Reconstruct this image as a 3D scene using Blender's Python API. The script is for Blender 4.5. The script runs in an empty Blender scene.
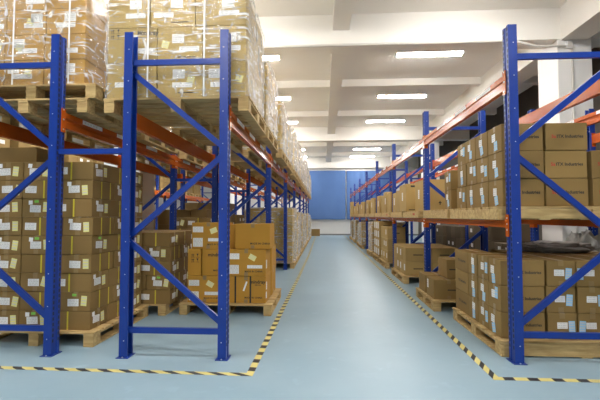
import bpy, bmesh, math, random
from mathutils import Vector, Matrix, noise

R = random.Random(7)
S = bpy.context.scene
COL = S.collection
PI = math.pi

# ------------------------------------------------------------------ materials
MATS = {}


def nt(name):
    m = bpy.data.materials.new(name)
    m.use_nodes = True
    n = m.node_tree
    return m, n, n.nodes['Principled BSDF'], n.nodes['Material Output']


def simple(name, col, rough=.5, metal=0., spec=.5, nscale=None, namt=.12, bump=0., rand=0., coat=0.):
    m, n, b, o = nt(name)
    b.inputs['Roughness'].default_value = rough
    b.inputs['Metallic'].default_value = metal
    b.inputs['Specular IOR Level'].default_value = spec
    b.inputs['Coat Weight'].default_value = coat
    b.inputs['Base Color'].default_value = (*col, 1)
    src = None
    if nscale:
        tc = n.nodes.new('ShaderNodeTexCoord')
        tx = n.nodes.new('ShaderNodeTexNoise')
        tx.inputs['Scale'].default_value = nscale
        tx.inputs['Detail'].default_value = 4
        n.links.new(tc.outputs['Object'], tx.inputs['Vector'])
        mr = n.nodes.new('ShaderNodeMapRange')
        mr.inputs['To Min'].default_value = 1 - namt
        mr.inputs['To Max'].default_value = 1 + namt
        n.links.new(tx.outputs['Fac'], mr.inputs['Value'])
        src = mr.outputs['Result']
        if bump:
            bp = n.nodes.new('ShaderNodeBump')
            bp.inputs['Strength'].default_value = bump
            bp.inputs['Distance'].default_value = .01
            n.links.new(tx.outputs['Fac'], bp.inputs['Height'])
            n.links.new(bp.outputs['Normal'], b.inputs['Normal'])
    if rand:
        oi = n.nodes.new('ShaderNodeObjectInfo')
        r2 = n.nodes.new('ShaderNodeMapRange')
        r2.inputs['To Min'].default_value = 1 - rand
        r2.inputs['To Max'].default_value = 1 + rand
        n.links.new(oi.outputs['Random'], r2.inputs['Value'])
        if src:
            mu = n.nodes.new('ShaderNodeMath')
            mu.operation = 'MULTIPLY'
            n.links.new(src, mu.inputs[0])
            n.links.new(r2.outputs['Result'], mu.inputs[1])
            src = mu.outputs[0]
        else:
            src = r2.outputs['Result']
    if src:
        vm = n.nodes.new('ShaderNodeVectorMath')
        vm.operation = 'SCALE'
        vm.inputs[0].default_value = col
        n.links.new(src, vm.inputs['Scale'])
        n.links.new(vm.outputs['Vector'], b.inputs['Base Color'])
    MATS[name] = m
    return m


simple('blue_paint', (.006, .036, .255), .3, spec=.4, nscale=9, namt=.12)
simple('orange_paint', (.47, .092, .011), .22, spec=.2, nscale=7, namt=.12)
simple('zinc', (.75, .75, .72), .35, metal=.7)
simple('hole', (.02, .025, .06), .7)
simple('card_olive', (.225, .140, .048), .75, spec=.25, nscale=3, namt=.10, rand=.10)
simple('card_orange', (.46, .235, .032), .7, spec=.25, nscale=3, namt=.08, rand=.05)
simple('card_pale', (.43, .305, .098), .7, spec=.3, nscale=3, namt=.10, rand=.08)
simple('card_shaded', (.10, .072, .042), .7, spec=.3, nscale=3, namt=.15, rand=.2)  # shade of the back row put into the colour, along with dark wrapping
simple('card_lit', (.42, .285, .105), .72, spec=.25, nscale=3, namt=.10, rand=.12)  # lighter copy of the tan card, stronger light put into the colour
simple('card_ochre', (.44, .245, .045), .7, spec=.3, nscale=3, namt=.10, rand=.08)
simple('card_tan', (.255, .162, .055), .72, spec=.25, nscale=3, namt=.10, rand=.09)
simple('tape', (.26, .17, .065), .3, spec=.5)
simple('paper', (.80, .80, .80), .6)
simple('note', (.78, .74, .28), .6)
simple('yellow_strap', (.62, .50, .03), .45)
simple('green_note', (.22, .62, .08), .6)
simple('blue_note', (.30, .58, .82), .55)
simple('ink', (.02, .018, .016), .7)
simple('grey_ink', (.60, .60, .59), .7)
simple('red_ink', (.45, .035, .02), .7)
simple('white_strap', (.82, .82, .80), .4)
simple('black_strap', (.012, .012, .012), .4)
simple('paint_white', (.86, .835, .785), .7, spec=.3, nscale=1.3, namt=.04)
simple('wall_paint', (.74, .73, .71), .7, spec=.3, nscale=1.1, namt=.04)
simple('column_paint', (.80, .79, .77), .65, spec=.3, nscale=1.3, namt=.03)
simple('skirting', (.22, .22, .22), .6)
simple('curtain', (.085, .165, .37), .75, spec=.2, nscale=2, namt=.08)
simple('housing', (.8, .8, .8), .4)
simple('pipe', (.62, .60, .56), .5)
simple('shade_wall', (.07, .06, .048), .8, nscale=1.2, namt=.08)  # dark colour stands in for the unlit space past the right columns
simple('grey_plastic', (.20, .185, .175), .4, nscale=9, namt=.5, bump=1.)

simple('pale_plastic', (.48, .48, .47), .35, nscale=9, namt=.3, bump=1.)
# emissive diffuser
m, n, b, o = nt('diffuser')
b.inputs['Base Color'].default_value = (.9, .9, .9, 1)
b.inputs['Emission Color'].default_value = (1, .965, .92, 1)
b.inputs['Emission Strength'].default_value = 42.0
MATS['diffuser'] = m

# pallet wood: grain stretched along X
m, n, b, o = nt('wood')
tc = n.nodes.new('ShaderNodeTexCoord')
mp = n.nodes.new('ShaderNodeMapping')
mp.inputs['Scale'].default_value = (2, 14, 14)
tx = n.nodes.new('ShaderNodeTexNoise')
tx.inputs['Scale'].default_value = 2.2
tx.inputs['Detail'].default_value = 6
cr = n.nodes.new('ShaderNodeValToRGB')
cr.color_ramp.elements[0].position = .3
cr.color_ramp.elements[0].color = (.37, .235, .085, 1)
cr.color_ramp.elements[1].position = .68
cr.color_ramp.elements[1].color = (.60, .43, .19, 1)
oi = n.nodes.new('ShaderNodeObjectInfo')
va = n.nodes.new('ShaderNodeVectorMath')
va.operation = 'ADD'
n.links.new(tc.outputs['Object'], va.inputs[0])
n.links.new(oi.outputs['Random'], va.inputs[1])
n.links.new(va.outputs[0], mp.inputs['Vector'])
n.links.new(mp.outputs['Vector'], tx.inputs['Vector'])
n.links.new(tx.outputs['Fac'], cr.inputs['Fac'])
n.links.new(cr.outputs['Color'], b.inputs['Base Color'])
b.inputs['Roughness'].default_value = .75
MATS['wood'] = m

# epoxy floor
m, n, b, o = nt('epoxy')
tc = n.nodes.new('ShaderNodeTexCoord')
t1 = n.nodes.new('ShaderNodeTexNoise')
t1.inputs['Scale'].default_value = 1.6
t1.inputs['Detail'].default_value = 5
n.links.new(tc.outputs['Object'], t1.inputs['Vector'])
cr = n.nodes.new('ShaderNodeValToRGB')
cr.color_ramp.elements[0].position = .3
cr.color_ramp.elements[0].color = (.245, .356, .430, 1)
cr.color_ramp.elements[1].position = .7
cr.color_ramp.elements[1].color = (.288, .398, .468, 1)
n.links.new(t1.outputs['Fac'], cr.inputs['Fac'])
t2 = n.nodes.new('ShaderNodeTexNoise')
t2.inputs['Scale'].default_value = 6
t2.inputs['Detail'].default_value = 8
n.links.new(tc.outputs['Object'], t2.inputs['Vector'])
c2 = n.nodes.new('ShaderNodeValToRGB')
c2.color_ramp.elements[0].position = .30
c2.color_ramp.elements[0].color = (.95, .95, .95, 1)
c2.color_ramp.elements[1].position = .5
c2.color_ramp.elements[1].color = (1, 1, 1, 1)
n.links.new(t2.outputs['Fac'], c2.inputs['Fac'])
mx = n.nodes.new('ShaderNodeVectorMath')
mx.operation = 'MULTIPLY'
n.links.new(cr.outputs['Color'], mx.inputs[0])
n.links.new(c2.outputs['Color'], mx.inputs[1])
sc = n.nodes.new('ShaderNodeMapRange')
sc.inputs['From Min'].default_value = .60
sc.inputs['From Max'].default_value = .75
sc.inputs['To Min'].default_value = 1.
sc.inputs['To Max'].default_value = 1.10
n.links.new(t2.outputs['Fac'], sc.inputs['Value'])
vs = n.nodes.new('ShaderNodeVectorMath')
vs.operation = 'SCALE'
n.links.new(cr.outputs['Color'], vs.inputs[0])
n.links.new(sc.outputs['Result'], vs.inputs['Scale'])
n.links.new(vs.outputs['Vector'], b.inputs['Base Color'])
b.inputs['Specular IOR Level'].default_value = .35
mr = n.nodes.new('ShaderNodeMapRange')
mr.inputs['To Min'].default_value = .36
mr.inputs['To Max'].default_value = .48
n.links.new(t1.outputs['Fac'], mr.inputs['Value'])
n.links.new(mr.outputs['Result'], b.inputs['Roughness'])
bp = n.nodes.new('ShaderNodeBump')
bp.inputs['Strength'].default_value = .06
bp.inputs['Distance'].default_value = .004
n.links.new(t2.outputs['Fac'], bp.inputs['Height'])
n.links.new(bp.outputs['Normal'], b.inputs['Normal'])
MATS['epoxy'] = m

# hazard tape, stripes run along U (metres)
m, n, b, o = nt('hazard')
uv = n.nodes.new('ShaderNodeTexCoord')
sp = n.nodes.new('ShaderNodeSeparateXYZ')
n.links.new(uv.outputs['UV'], sp.inputs[0])


def math_node(n, op, a, bb):
    q = n.nodes.new('ShaderNodeMath')
    q.operation = op
    for i, v in enumerate((a, bb)):
        if v is None:
            continue
        if isinstance(v, (int, float)):
            q.inputs[i].default_value = v
        else:
            n.links.new(v, q.inputs[i])
    return q.outputs[0]


s1 = math_node(n, 'MULTIPLY', sp.outputs['Y'], .9)
s2 = math_node(n, 'ADD', sp.outputs['X'], s1)
s3 = math_node(n, 'DIVIDE', s2, .19)
s4 = math_node(n, 'FRACT', s3, None)
s5 = math_node(n, 'GREATER_THAN', s4, .56)
mx = n.nodes.new('ShaderNodeMix')
mx.data_type = 'RGBA'
mx.inputs['A'].default_value = (.66, .57, .20, 1)
mx.inputs['B'].default_value = (.035, .033, .04, 1)
n.links.new(s5, mx.inputs['Factor'])
n.links.new(mx.outputs['Result'], b.inputs['Base Color'])
b.inputs['Roughness'].default_value = .4
MATS['hazard'] = m

# stretch film
m, n, b, o = nt('film')
tc = n.nodes.new('ShaderNodeTexCoord')


def streak(rot, scale, lo, hi, top, dist=.6):
    mp = n.nodes.new('ShaderNodeMapping')
    mp.inputs['Rotation'].default_value = rot
    mp.inputs['Scale'].default_value = scale
    n.links.new(tc.outputs['Object'], mp.inputs['Vector'])
    x = n.nodes.new('ShaderNodeTexNoise')
    x.inputs['Scale'].default_value = 1
    x.inputs['Detail'].default_value = 3
    x.inputs['Distortion'].default_value = dist
    n.links.new(mp.outputs['Vector'], x.inputs['Vector'])
    c = n.nodes.new('ShaderNodeMapRange')
    c.inputs['From Min'].default_value = lo
    c.inputs['From Max'].default_value = hi
    c.inputs['To Max'].default_value = top
    n.links.new(x.outputs['Fac'], c.inputs['Value'])
    return x.outputs['Fac'], c.outputs['Result']


h1, w1 = streak((.35, .30, .2), (3.0, 3.0, 42), .585, .69, .9)
h2, w2 = streak((-.5, -.45, .4), (4.0, 4.0, 34), .595, .71, .9)
h3, w3 = streak((.1, .1, .3), (8, 8, 6), .575, .69, .7, 2.)
hs = math_node(n, 'ADD', h1, math_node(n, 'ADD', h2, h3))
bp = n.nodes.new('ShaderNodeBump')
bp.inputs['Strength'].default_value = .8
bp.inputs['Distance'].default_value = .012
n.links.new(hs, bp.inputs['Height'])
gl = n.nodes.new('ShaderNodeBsdfGlossy')
gl.inputs['Color'].default_value = (.97, .97, .97, 1)
gl.inputs['Roughness'].default_value = .12
n.links.new(bp.outputs['Normal'], gl.inputs['Normal'])
df = n.nodes.new('ShaderNodeBsdfDiffuse')
df.inputs['Color'].default_value = (.80, .80, .79, 1)
tr = n.nodes.new('ShaderNodeBsdfTransparent')
tr.inputs['Color'].default_value = (.99, .99, .985, 1)
lw = n.nodes.new('ShaderNodeLayerWeight')
lw.inputs['Blend'].default_value = .3
f1 = n.nodes.new('ShaderNodeMapRange')
f1.inputs['To Min'].default_value = .025
f1.inputs['To Max'].default_value = .28
n.links.new(lw.outputs['Facing'], f1.inputs['Value'])
m1 = n.nodes.new('ShaderNodeMixShader')
n.links.new(f1.outputs['Result'], m1.inputs['Fac'])
n.links.new(tr.outputs[0], m1.inputs[1])
n.links.new(gl.outputs[0], m1.inputs[2])
wm = math_node(n, 'MAXIMUM', w1, math_node(n, 'MAXIMUM', w2, w3))
lw2 = n.nodes.new('ShaderNodeLayerWeight')
lw2.inputs['Blend'].default_value = .3
hz = math_node(n, 'MULTIPLY', math_node(n, 'POWER', lw2.outputs['Facing'], 1.3), .45)
wf = math_node(n, 'MAXIMUM', wm, math_node(n, 'MAXIMUM', hz, .012))
m2 = n.nodes.new('ShaderNodeMixShader')
n.links.new(wf, m2.inputs['Fac'])
n.links.new(m1.outputs[0], m2.inputs[1])
n.links.new(df.outputs[0], m2.inputs[2])
n.links.new(m2.outputs[0], o.inputs['Surface'])
MATS['film'] = m


# ------------------------------------------------------------------ mesh helpers
class MB:
    def __init__(s):
        s.v, s.f, s.mi, s.mats, s.uv = [], [], [], [], None

    def mat(s, name):
        if name not in s.mats:
            s.mats.append(name)
        return s.mats.index(name)

    def quad(s, pts, mat):
        i = len(s.v)
        s.v += [tuple(p) for p in pts]
        s.f.append(tuple(range(i, i + len(pts))))
        s.mi.append(s.mat(mat))

    def box(s, x0, x1, y0, y1, z0, z1, mat, M=None):
        i = len(s.v)
        p = [(x, y, z) for z in (z0, z1) for y in (y0, y1) for x in (x0, x1)]
        if M is not None:
            p = [tuple(M @ Vector(q)) for q in p]
        s.v += p
        for f in ((0, 2, 3, 1), (4, 5, 7, 6), (0, 1, 5, 4), (2, 6, 7, 3), (0, 4, 6, 2), (1, 3, 7, 5)):
            s.f.append(tuple(i + k for k in f))
            s.mi.append(s.mat(mat))

    def cbox(s, x0, x1, y0, y1, z0, z1, mat, c=.005):
        """box with chamfered edges"""
        bm = bmesh.new()
        bmesh.ops.create_cube(bm, size=1)
        for v in bm.verts:
            v.co = Vector(((x0 + x1) / 2 + v.co.x * (x1 - x0), (y0 + y1) / 2 + v.co.y * (y1 - y0), (z0 + z1) / 2 + v.co.z * (z1 - z0)))
        bmesh.ops.bevel(bm, geom=bm.edges[:], offset=c, segments=2, profile=.5, affect='EDGES')
        s.add_bm(bm, mat)

    def add_bm(s, bm, mat):
        i = len(s.v)
        bm.verts.index_update()
        s.v += [tuple(v.co) for v in bm.verts]
        k = s.mat(mat)
        for f in bm.faces:
            s.f.append(tuple(i + v.index for v in f.verts))
            s.mi.append(k)
        bm.free()

    def prism(s, prof, axis, a, bb, mat):
        """closed 2-D profile swept along an axis: 'Y' (prof = x,z), 'Z' (prof = x,y), 'X' (prof = y,z)"""
        def P(p, t):
            return {'Y': (p[0], t, p[1]), 'Z': (p[0], p[1], t), 'X': (t, p[0], p[1])}[axis]
        i, N = len(s.v), len(prof)
        s.v += [P(p, a) for p in prof] + [P(p, bb) for p in prof]
        k = s.mat(mat)
        for j in range(N):
            q = (j + 1) % N
            s.f.append((i + j, i + q, i + N + q, i + N + j))
            s.mi.append(k)
        s.f.append(tuple(i + j for j in reversed(range(N))))
        s.f.append(tuple(i + N + j for j in range(N)))
        s.mi += [k, k]

    def cyl(s, p0, p1, r, mat, n=10):
        p0, p1 = Vector(p0), Vector(p1)
        d = (p1 - p0).normalized()
        a = d.orthogonal().normalized()
        c = d.cross(a)
        i = len(s.v)
        for p in (p0, p1):
            for j in range(n):
                t = 2 * PI * j / n
                s.v.append(tuple(p + r * (math.cos(t) * a + math.sin(t) * c)))
        k = s.mat(mat)
        for j in range(n):
            q = (j + 1) % n
            s.f.append((i + j, i + q, i + n + q, i + n + j))
            s.mi.append(k)
        s.f.append(tuple(i + j for j in reversed(range(n))))
        s.f.append(tuple(i + n + j for j in range(n)))
        s.mi += [k, k]

    def mesh(s, name, smooth=False, fix=False):
        me = bpy.data.meshes.new(name)
        me.from_pydata(s.v, [], s.f)
        for q in s.mats:
            me.materials.append(MATS[q])
        me.polygons.foreach_set('material_index', s.mi)
        if smooth:
            me.polygons.foreach_set('use_smooth', [True] * len(s.f))
        if s.uv:
            l = me.uv_layers.new(name='UVMap')
            for lp in me.loops:
                l.data[lp.index].uv = s.uv[lp.vertex_index]
        if fix:
            bm = bmesh.new()
            bm.from_mesh(me)
            bmesh.ops.recalc_face_normals(bm, faces=bm.faces)
            bm.to_mesh(me)
            bm.free()
        me.update()
        return me

    def build(s, name, parent=None, loc=(0, 0, 0), rz=0., **kw):
        return link(name, s.mesh(name, **kw), parent, loc, rz)


def link(name, data, parent=None, loc=(0, 0, 0), rz=0., ry=0.):
    o = bpy.data.objects.new(name, data)
    COL.objects.link(o)
    o.location = loc
    o.rotation_euler = (0, ry, rz)
    if parent:
        o.parent = parent
    return o


def tag(o, label, cat, group=None, kind=None):
    o['label'] = label
    o['category'] = cat
    if group:
        o['group'] = group
    if kind:
        o['kind'] = kind
    return o


def structure(o):
    o['kind'] = 'structure'
    return o


CACHE = {}


def cached(key, fn):
    if key not in CACHE:
        CACHE[key] = fn()
    return CACHE[key]


ORD = ['first', 'second', 'third', 'fourth', 'fifth', 'sixth', 'seventh', 'eighth', 'ninth', 'tenth', 'eleventh', 'twelfth', 'thirteenth', 'fourteenth']

# ------------------------------------------------------------------ room shell
XL, XR, YB, YN, ZC = -10.5, 10.5, 26.3, -6.5, 5.20
q = MB(); q.box(XL, XR, YN, YB, -.12, 0, 'epoxy'); structure(q.build('floor'))
q = MB(); q.box(XL, XR, YN, YB, ZC, ZC + .15, 'paint_white'); structure(q.build('ceiling'))
q = MB(); q.box(XL, XR, YB, YB + .2, 0, ZC, 'wall_paint'); structure(q.build('wall_back'))
q = MB(); q.box(XL, XR, YN - .2, YN, 0, ZC, 'wall_paint'); structure(q.build('wall_front'))
q = MB(); q.box(XL - .2, XL, YN, YB, 0, ZC, 'wall_paint'); structure(q.build('wall_left'))
q = MB(); q.box(6.3, 6.5, YN, YB, 0, ZC, 'shade_wall'); structure(q.build('shade_wall_right'))  # added partition, painted dark in place of the unlit space there
q = MB(); q.box(XL, XR, YB - .02, YB, 0, .10, 'skirting'); structure(q.build('baseboard_back'))

MAIN = [-2.15, 7.45, 17.05]
k = 0
for Y in MAIN:                                            # deep cross beams with a conduit below
    q = MB(); q.box(XL, XR, Y, Y + .42, 4.60, ZC, 'paint_white'); structure(q.build('ceiling_beam'))
q = MB(); q.box(XL, XR, YB - .25, YB, 4.50, ZC, 'paint_white'); structure(q.build('ceiling_beam'))
for Y in (-5.35, 1.5, 4.8, 11.1, 14.4, 20.7, 24.0):  # shallow joists between them
    q = MB(); q.box(XL, XR, Y, Y + .20, 5.00, ZC, 'paint_white'); structure(q.build('ceiling_joist'))
segs = [(YN, -2.15), (-1.73, 7.45), (7.87, 17.05), (17.47, YB - .25)]
for a, c in segs:
    q = MB(); q.box(.20, .52, a, c, 4.89, ZC, 'paint_white'); structure(q.build('ceiling_girder'))
for x in (4.45, -4.25):                                     # long beams over the columns
    for a, c in segs:
        q = MB(); q.box(x, x + .48, a, c, 4.58, ZC, 'paint_white')
        structure(q.build('ceiling_girder'))
k = 0
for Y in MAIN:                                              # columns
    for x0, x1 in ((4.40, 5.02), (-4.35, -3.60)):
        k += 1
        q = MB(); q.cbox(x0, x1, Y + .02, Y + .70, 0, 4.62, 'column_paint', .012); structure(q.build('column_%d' % k))

# pipe and junction box on the right column, conduit under the first deep beam
q = MB(); q.cyl((-3.5, 7.415, 4.578), (3.55, 7.415, 4.578), .028, 'pipe'); q.cyl((3.55, 7.415, 4.578), (4.0, 7.42, 4.46), .024, 'pipe'); q.cyl((4.0, 7.42, 4.46), (4.52, 7.42, 4.46), .022, 'pipe')
cp = q.build('conduit_pipe')
tag(cp, 'thin white conduit pipe running under the nearest deep ceiling beam', 'pipe')
q = MB(); q.cbox(-.055, .055, -.05, 0, -.07, .07, 'housing', .008)
jb = q.build('junction_box', None, (4.60, 7.47, 4.49))
q = MB(); q.box(-.04, .04, -.053, -.05, -.055, .055, 'pipe'); q.build('cover_plate', jb)
tag(jb, 'small junction box high on the white column at right', 'junction box')
q = MB(); q.cyl((4.645, 7.445, 0.0), (4.645, 7.445, 4.41), .02, 'pipe')
vp = q.build('downpipe')
for z in (1.2, 2.4, 3.6):
    q = MB(); q.box(4.61, 4.68, 7.43, 7.468, z, z + .03, 'pipe'); q.build('pipe_clip', vp)
tag(vp, 'thin vertical pipe down the front of the white right column', 'pipe')

# ------------------------------------------------------------------ ceiling lamps
def lamp_meshes():
    a = MB(); a.cbox(-.76, .76, -.11, .11, .0165, .028, 'housing', .004); a.cbox(-.76, .76, -.05, .05, .028, .075, 'housing', .008); a.cyl((-.5, 0, .07), (-.5, 0, .168), .012, 'housing'); a.cyl((.5, 0, .07), (.5, 0, .168), .012, 'housing')
    d = MB()
    d.prism([(-.045, -.03), (.045, -.03), (.062, -.018), (.082, .016), (-.082, .016), (-.062, -.018)], 'X', -.74, .74, 'diffuser')
    e = MB(); e.cbox(-.02, .02, -.085, .085, -.032, .05, 'housing', .006)
    return a.mesh('housing'), d.mesh('diffuser', fix=True), e.mesh('end_cap')


LH, LD, LE = lamp_meshes()
YS = [-3.75, -.55, 2.65, 5.85, 9.05, 12.25, 15.45, 18.65, 21.9, 24.6]
seen = 0
for c, (lx, rowname) in enumerate(((2.46, 'right'), (-1.77, 'left'))):
    for i, Y in enumerate(YS):
        if c == 0 or True:
            if i < 3:
                lab = 'fluorescent ceiling lamp, %s row, %s behind the viewpoint' % (rowname, ORD[3 - i])if i < 2 else 'fluorescent ceiling lamp, %s row, overhead out of frame' % rowname
            elif i == 3:
                lab = 'fluorescent ceiling lamp, %s row, just before the first deep beam' % rowname
            elif i == 7:
                lab = 'fluorescent ceiling lamp, %s row, hidden just past the second deep beam' % rowname
            else:
                n_ = i - 4 if i < 7 else i - 5
                lab = 'lit fluorescent ceiling lamp, %s in the %s row beyond the near beam' % (ORD[n_], rowname)
        e = link('ceiling_lamp', None, None, (lx, Y, 5.03))
        tag(e, lab, 'ceiling lamp', 'fluorescent lamps under the ceiling')
        link('housing', LH, e); link('diffuser', LD, e)
        link('end_cap', LE, e, (-.755, 0, 0)); link('end_cap', LE, e, (.755, 0, 0))
for Y in YS[2:7]:
    e = link('ceiling_lamp', None, None, (-5.3, Y, 5.03))
    tag(e, 'fluorescent ceiling lamp over the far left aisle, %s along' % ORD[YS.index(Y) - 2], 'ceiling lamp', 'fluorescent lamps under the ceiling')
    link('housing', LH, e); link('diffuser', LD, e)
    link('end_cap', LE, e, (-.755, 0, 0)); link('end_cap', LE, e, (.755, 0, 0))

# ------------------------------------------------------------------ curtains on the back wall
def curtain(x0, x1, z0, z1, y, amp, label, seed):
    r = random.Random(seed)
    nx, nz = 60, 14
    ph = [r.uniform(0, 6) for _ in range(4)]
    q = MB()
    def yy(u, t):
        X = u * (x1 - x0)
        return amp * (.6 * math.sin(X * 7 + ph[0] + .5 * math.sin(t * 2)) + .2 * math.sin(X * 13 + ph[1]) * (1 - .6 * t) + .5 * math.sin(t * 5 + X * 2 + ph[2]))
    for side in (0, .006):
        for j in range(nz + 1):
            for i in range(nx + 1):
                u, t = i / nx, j / nz
                q.v.append((x0 + u * (x1 - x0), y + side + yy(u, t), z1 - t * (z1 - z0)))
    kk = q.mat('curtain')
    W = (nx + 1) * (nz + 1)
    for s_ in (0, 1):
        for j in range(nz):
            for i in range(nx):
                a = s_ * W + j * (nx + 1) + i
                f = (a, a + nx + 1, a + nx + 2, a + 1)
                q.f.append(f if s_ == 0 else f[::-1]); q.mi.append(kk)
    o = q.build('curtain', smooth=True)
    tag(o, label, 'curtain', 'blue curtains on the back wall')
    q = MB(); q.cyl((x0 - .03, y + .003, z1 + .03), (x1 + .03, y + .003, z1 + .03), .025, 'pipe')
    q.build('curtain_rod', o)
    return o


curtain(-.98, 1.50, 1.06, 4.33, 26.12, .012, 'blue curtain covering the upper back wall at the end of the aisle', 3)
curtain(1.58, 4.6, 1.06, 4.30, 26.10, .03, 'lighter creased blue curtain behind the right rack, beside the aisle curtain', 9)

# ------------------------------------------------------------------ hazard tape on the floor
def tape(path, w, label):
    """flat L-shaped tape; mitred corner, UV = metres along / across"""
    q = MB(); q.uv = []
    pts = [Vector(p) for p in path]
    dist, segn = 0., []
    L = []
    for i, p in enumerate(pts):
        d0 = (pts[i] - pts[i - 1]).normalized() if i else None
        d1 = (pts[i + 1] - pts[i]).normalized() if i < len(pts) - 1 else None
        n0 = Vector((-d0.y, d0.x)) if d0 else None
        n1 = Vector((-d1.y, d1.x)) if d1 else None
        if n0 is None: nn = n1
        elif n1 is None: nn = n0
        else:
            nn = (n0 + n1); nn = nn / nn.dot(n0)
        if i: dist += (pts[i] - pts[i - 1]).length
        L.append((p + nn * w / 2, p - nn * w / 2, dist))
    for a, c, d in L:
        q.v += [(a.x, a.y, .0012), (c.x, c.y, .0012), (a.x, a.y, .0002), (c.x, c.y, .0002)]
        q.uv += [(d, w), (d, 0), (d, w), (d, 0)]
    kk = q.mat('hazard')
    for i in range(len(L) - 1):
        a = i * 4
        q.f += [(a + 1, a + 5, a + 4, a), (a, a + 4, a + 6, a + 2), (a + 3, a + 7, a + 5, a + 1)]
        q.mi += [kk] * 3
    tag(q.build('floor_tape'), label, 'floor tape', 'hazard tape on the floor')


tape([(-4.6, 3.24), (-.60, 3.20), (-.52, 8.0), (-.47, 13.0), (-.47, 25.9)], .06, 'yellow and black hazard tape along the left racks and across their front')
tape([(5.2, 3.22), (1.37, 3.24), (1.39, 25.9)], .06, 'yellow and black hazard tape along the right racks and across their front')

# ------------------------------------------------------------------ pallet racks
UH = 3.02   # upright height


def upright_mesh(sx):
    """C-section upright; outer (perforated) face at x=0, depth towards +x*sx, 0.11 in y"""
    w, d, t, lip = .11, .078, .004, .018
    prof = [(0, 0), (d, 0), (d, lip), (d - t, lip), (d - t, t), (t, t), (t, .034), (.012, .042), (.012, .068), (t, .076), (t, w - t), (d - t, w - t), (d - t, w - lip), (d, w - lip), (d, w),
            (0, w), (0, .078), (.008, .070), (.008, .040), (0, .032)]
    q = MB()
    q.prism([(p[0] * sx, p[1]) for p in prof], 'Z', .006, UH, 'blue_paint')
    z = .12
    while z < UH - .05:                                     # slots in the perforated face
        for y in (.008, .082):
            q.box(min(0, -.0008 * sx), max(0, -.0008 * sx), y, y + .020, z, z + .030, 'hole')
        z += .05
    z = .15
    while z < UH - .05:                                     # round holes and bolts on the side faces
        for y0, y1 in ((-.0008, 0), (w, w + .0008)):
            q.box(sx * .045 - .004, sx * .045 + .004, y0, y1, z, z + .008, 'zinc')
        z += .30
    return q.mesh('upright', fix=True)


def plate_mesh(sx):
    q = MB()
    q.box(min(-.018 * sx, .096 * sx), max(-.018 * sx, .096 * sx), -.02, .13, 0, .005, 'blue_paint')
    q.cyl((sx * .04, -.010, .005), (sx * .04, -.010, .012), .007, 'zinc', 6)
    q.cyl((sx * .04, .120, .005), (sx * .04, .120, .012), .007, 'zinc', 6)
    return q.mesh('base_plate', fix=True)


def bar_mesh(dx, dz, name):
    """C-channel brace from (0,0) to (dx,dz) in the XZ plane"""
    L = math.hypot(dx, dz)
    q = MB()
    q.prism([(0, -.026), (.032, -.026), (.032, -.022), (.004, -.022), (.004, .022), (.032, .022), (.032, .026), (0, .026)], 'X', -.02, L + .02, 'blue_paint')
    for x in (.0, L):
        q.cyl((x, -.006, 0), (x, .0, 0), .011, 'zinc', 8)
    a = math.atan2(dz, dx)
    M = Matrix.Rotation(-a, 4, 'Y')
    q.v = [tuple(M @ Vector(p)) for p in q.v]
    return q.mesh(name, fix=True)


def frame(parent, X, sx, Y, depth=.99):
    """upright frame: aisle-side post at X, depth towards sx"""
    e = link('upright_frame', None, parent, (X, Y, 0))
    link('upright', cached(('u', sx), lambda: upright_mesh(sx)), e)
    link('upright', cached(('u', -sx), lambda: upright_mesh(-sx)), e, (sx * depth, 0, 0))
    link('base_plate', cached(('p', sx), lambda: plate_mesh(sx)), e)
    link('base_plate', cached(('p', -sx), lambda: plate_mesh(-sx)), e, (sx * depth, 0, 0))
    a, c = sx * .045, sx * (depth - .045)
    yb = .035
    def bar(x0, z0, x1, z1, nm):
        if x1 < x0: x0, z0, x1, z1 = x1, z1, x0, z0
        me = cached(('b', round(x1 - x0, 3), round(z1 - z0, 3)), lambda: bar_mesh(x1 - x0, z1 - z0, nm))
        link(nm, me, e, (x0, yb, z0))
    bar(a, 2.74, c, 2.74, 'horizontal_brace')
    bar(a, .24, c, .24, 'horizontal_brace')
    yb = .068
    bar(c, 2.66, a, 1.92, 'diagonal_brace')
    bar(a, 1.87, c, 1.10, 'diagonal_brace')
    bar(c, 1.05, a, .29, 'diagonal_brace')
    return e


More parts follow.
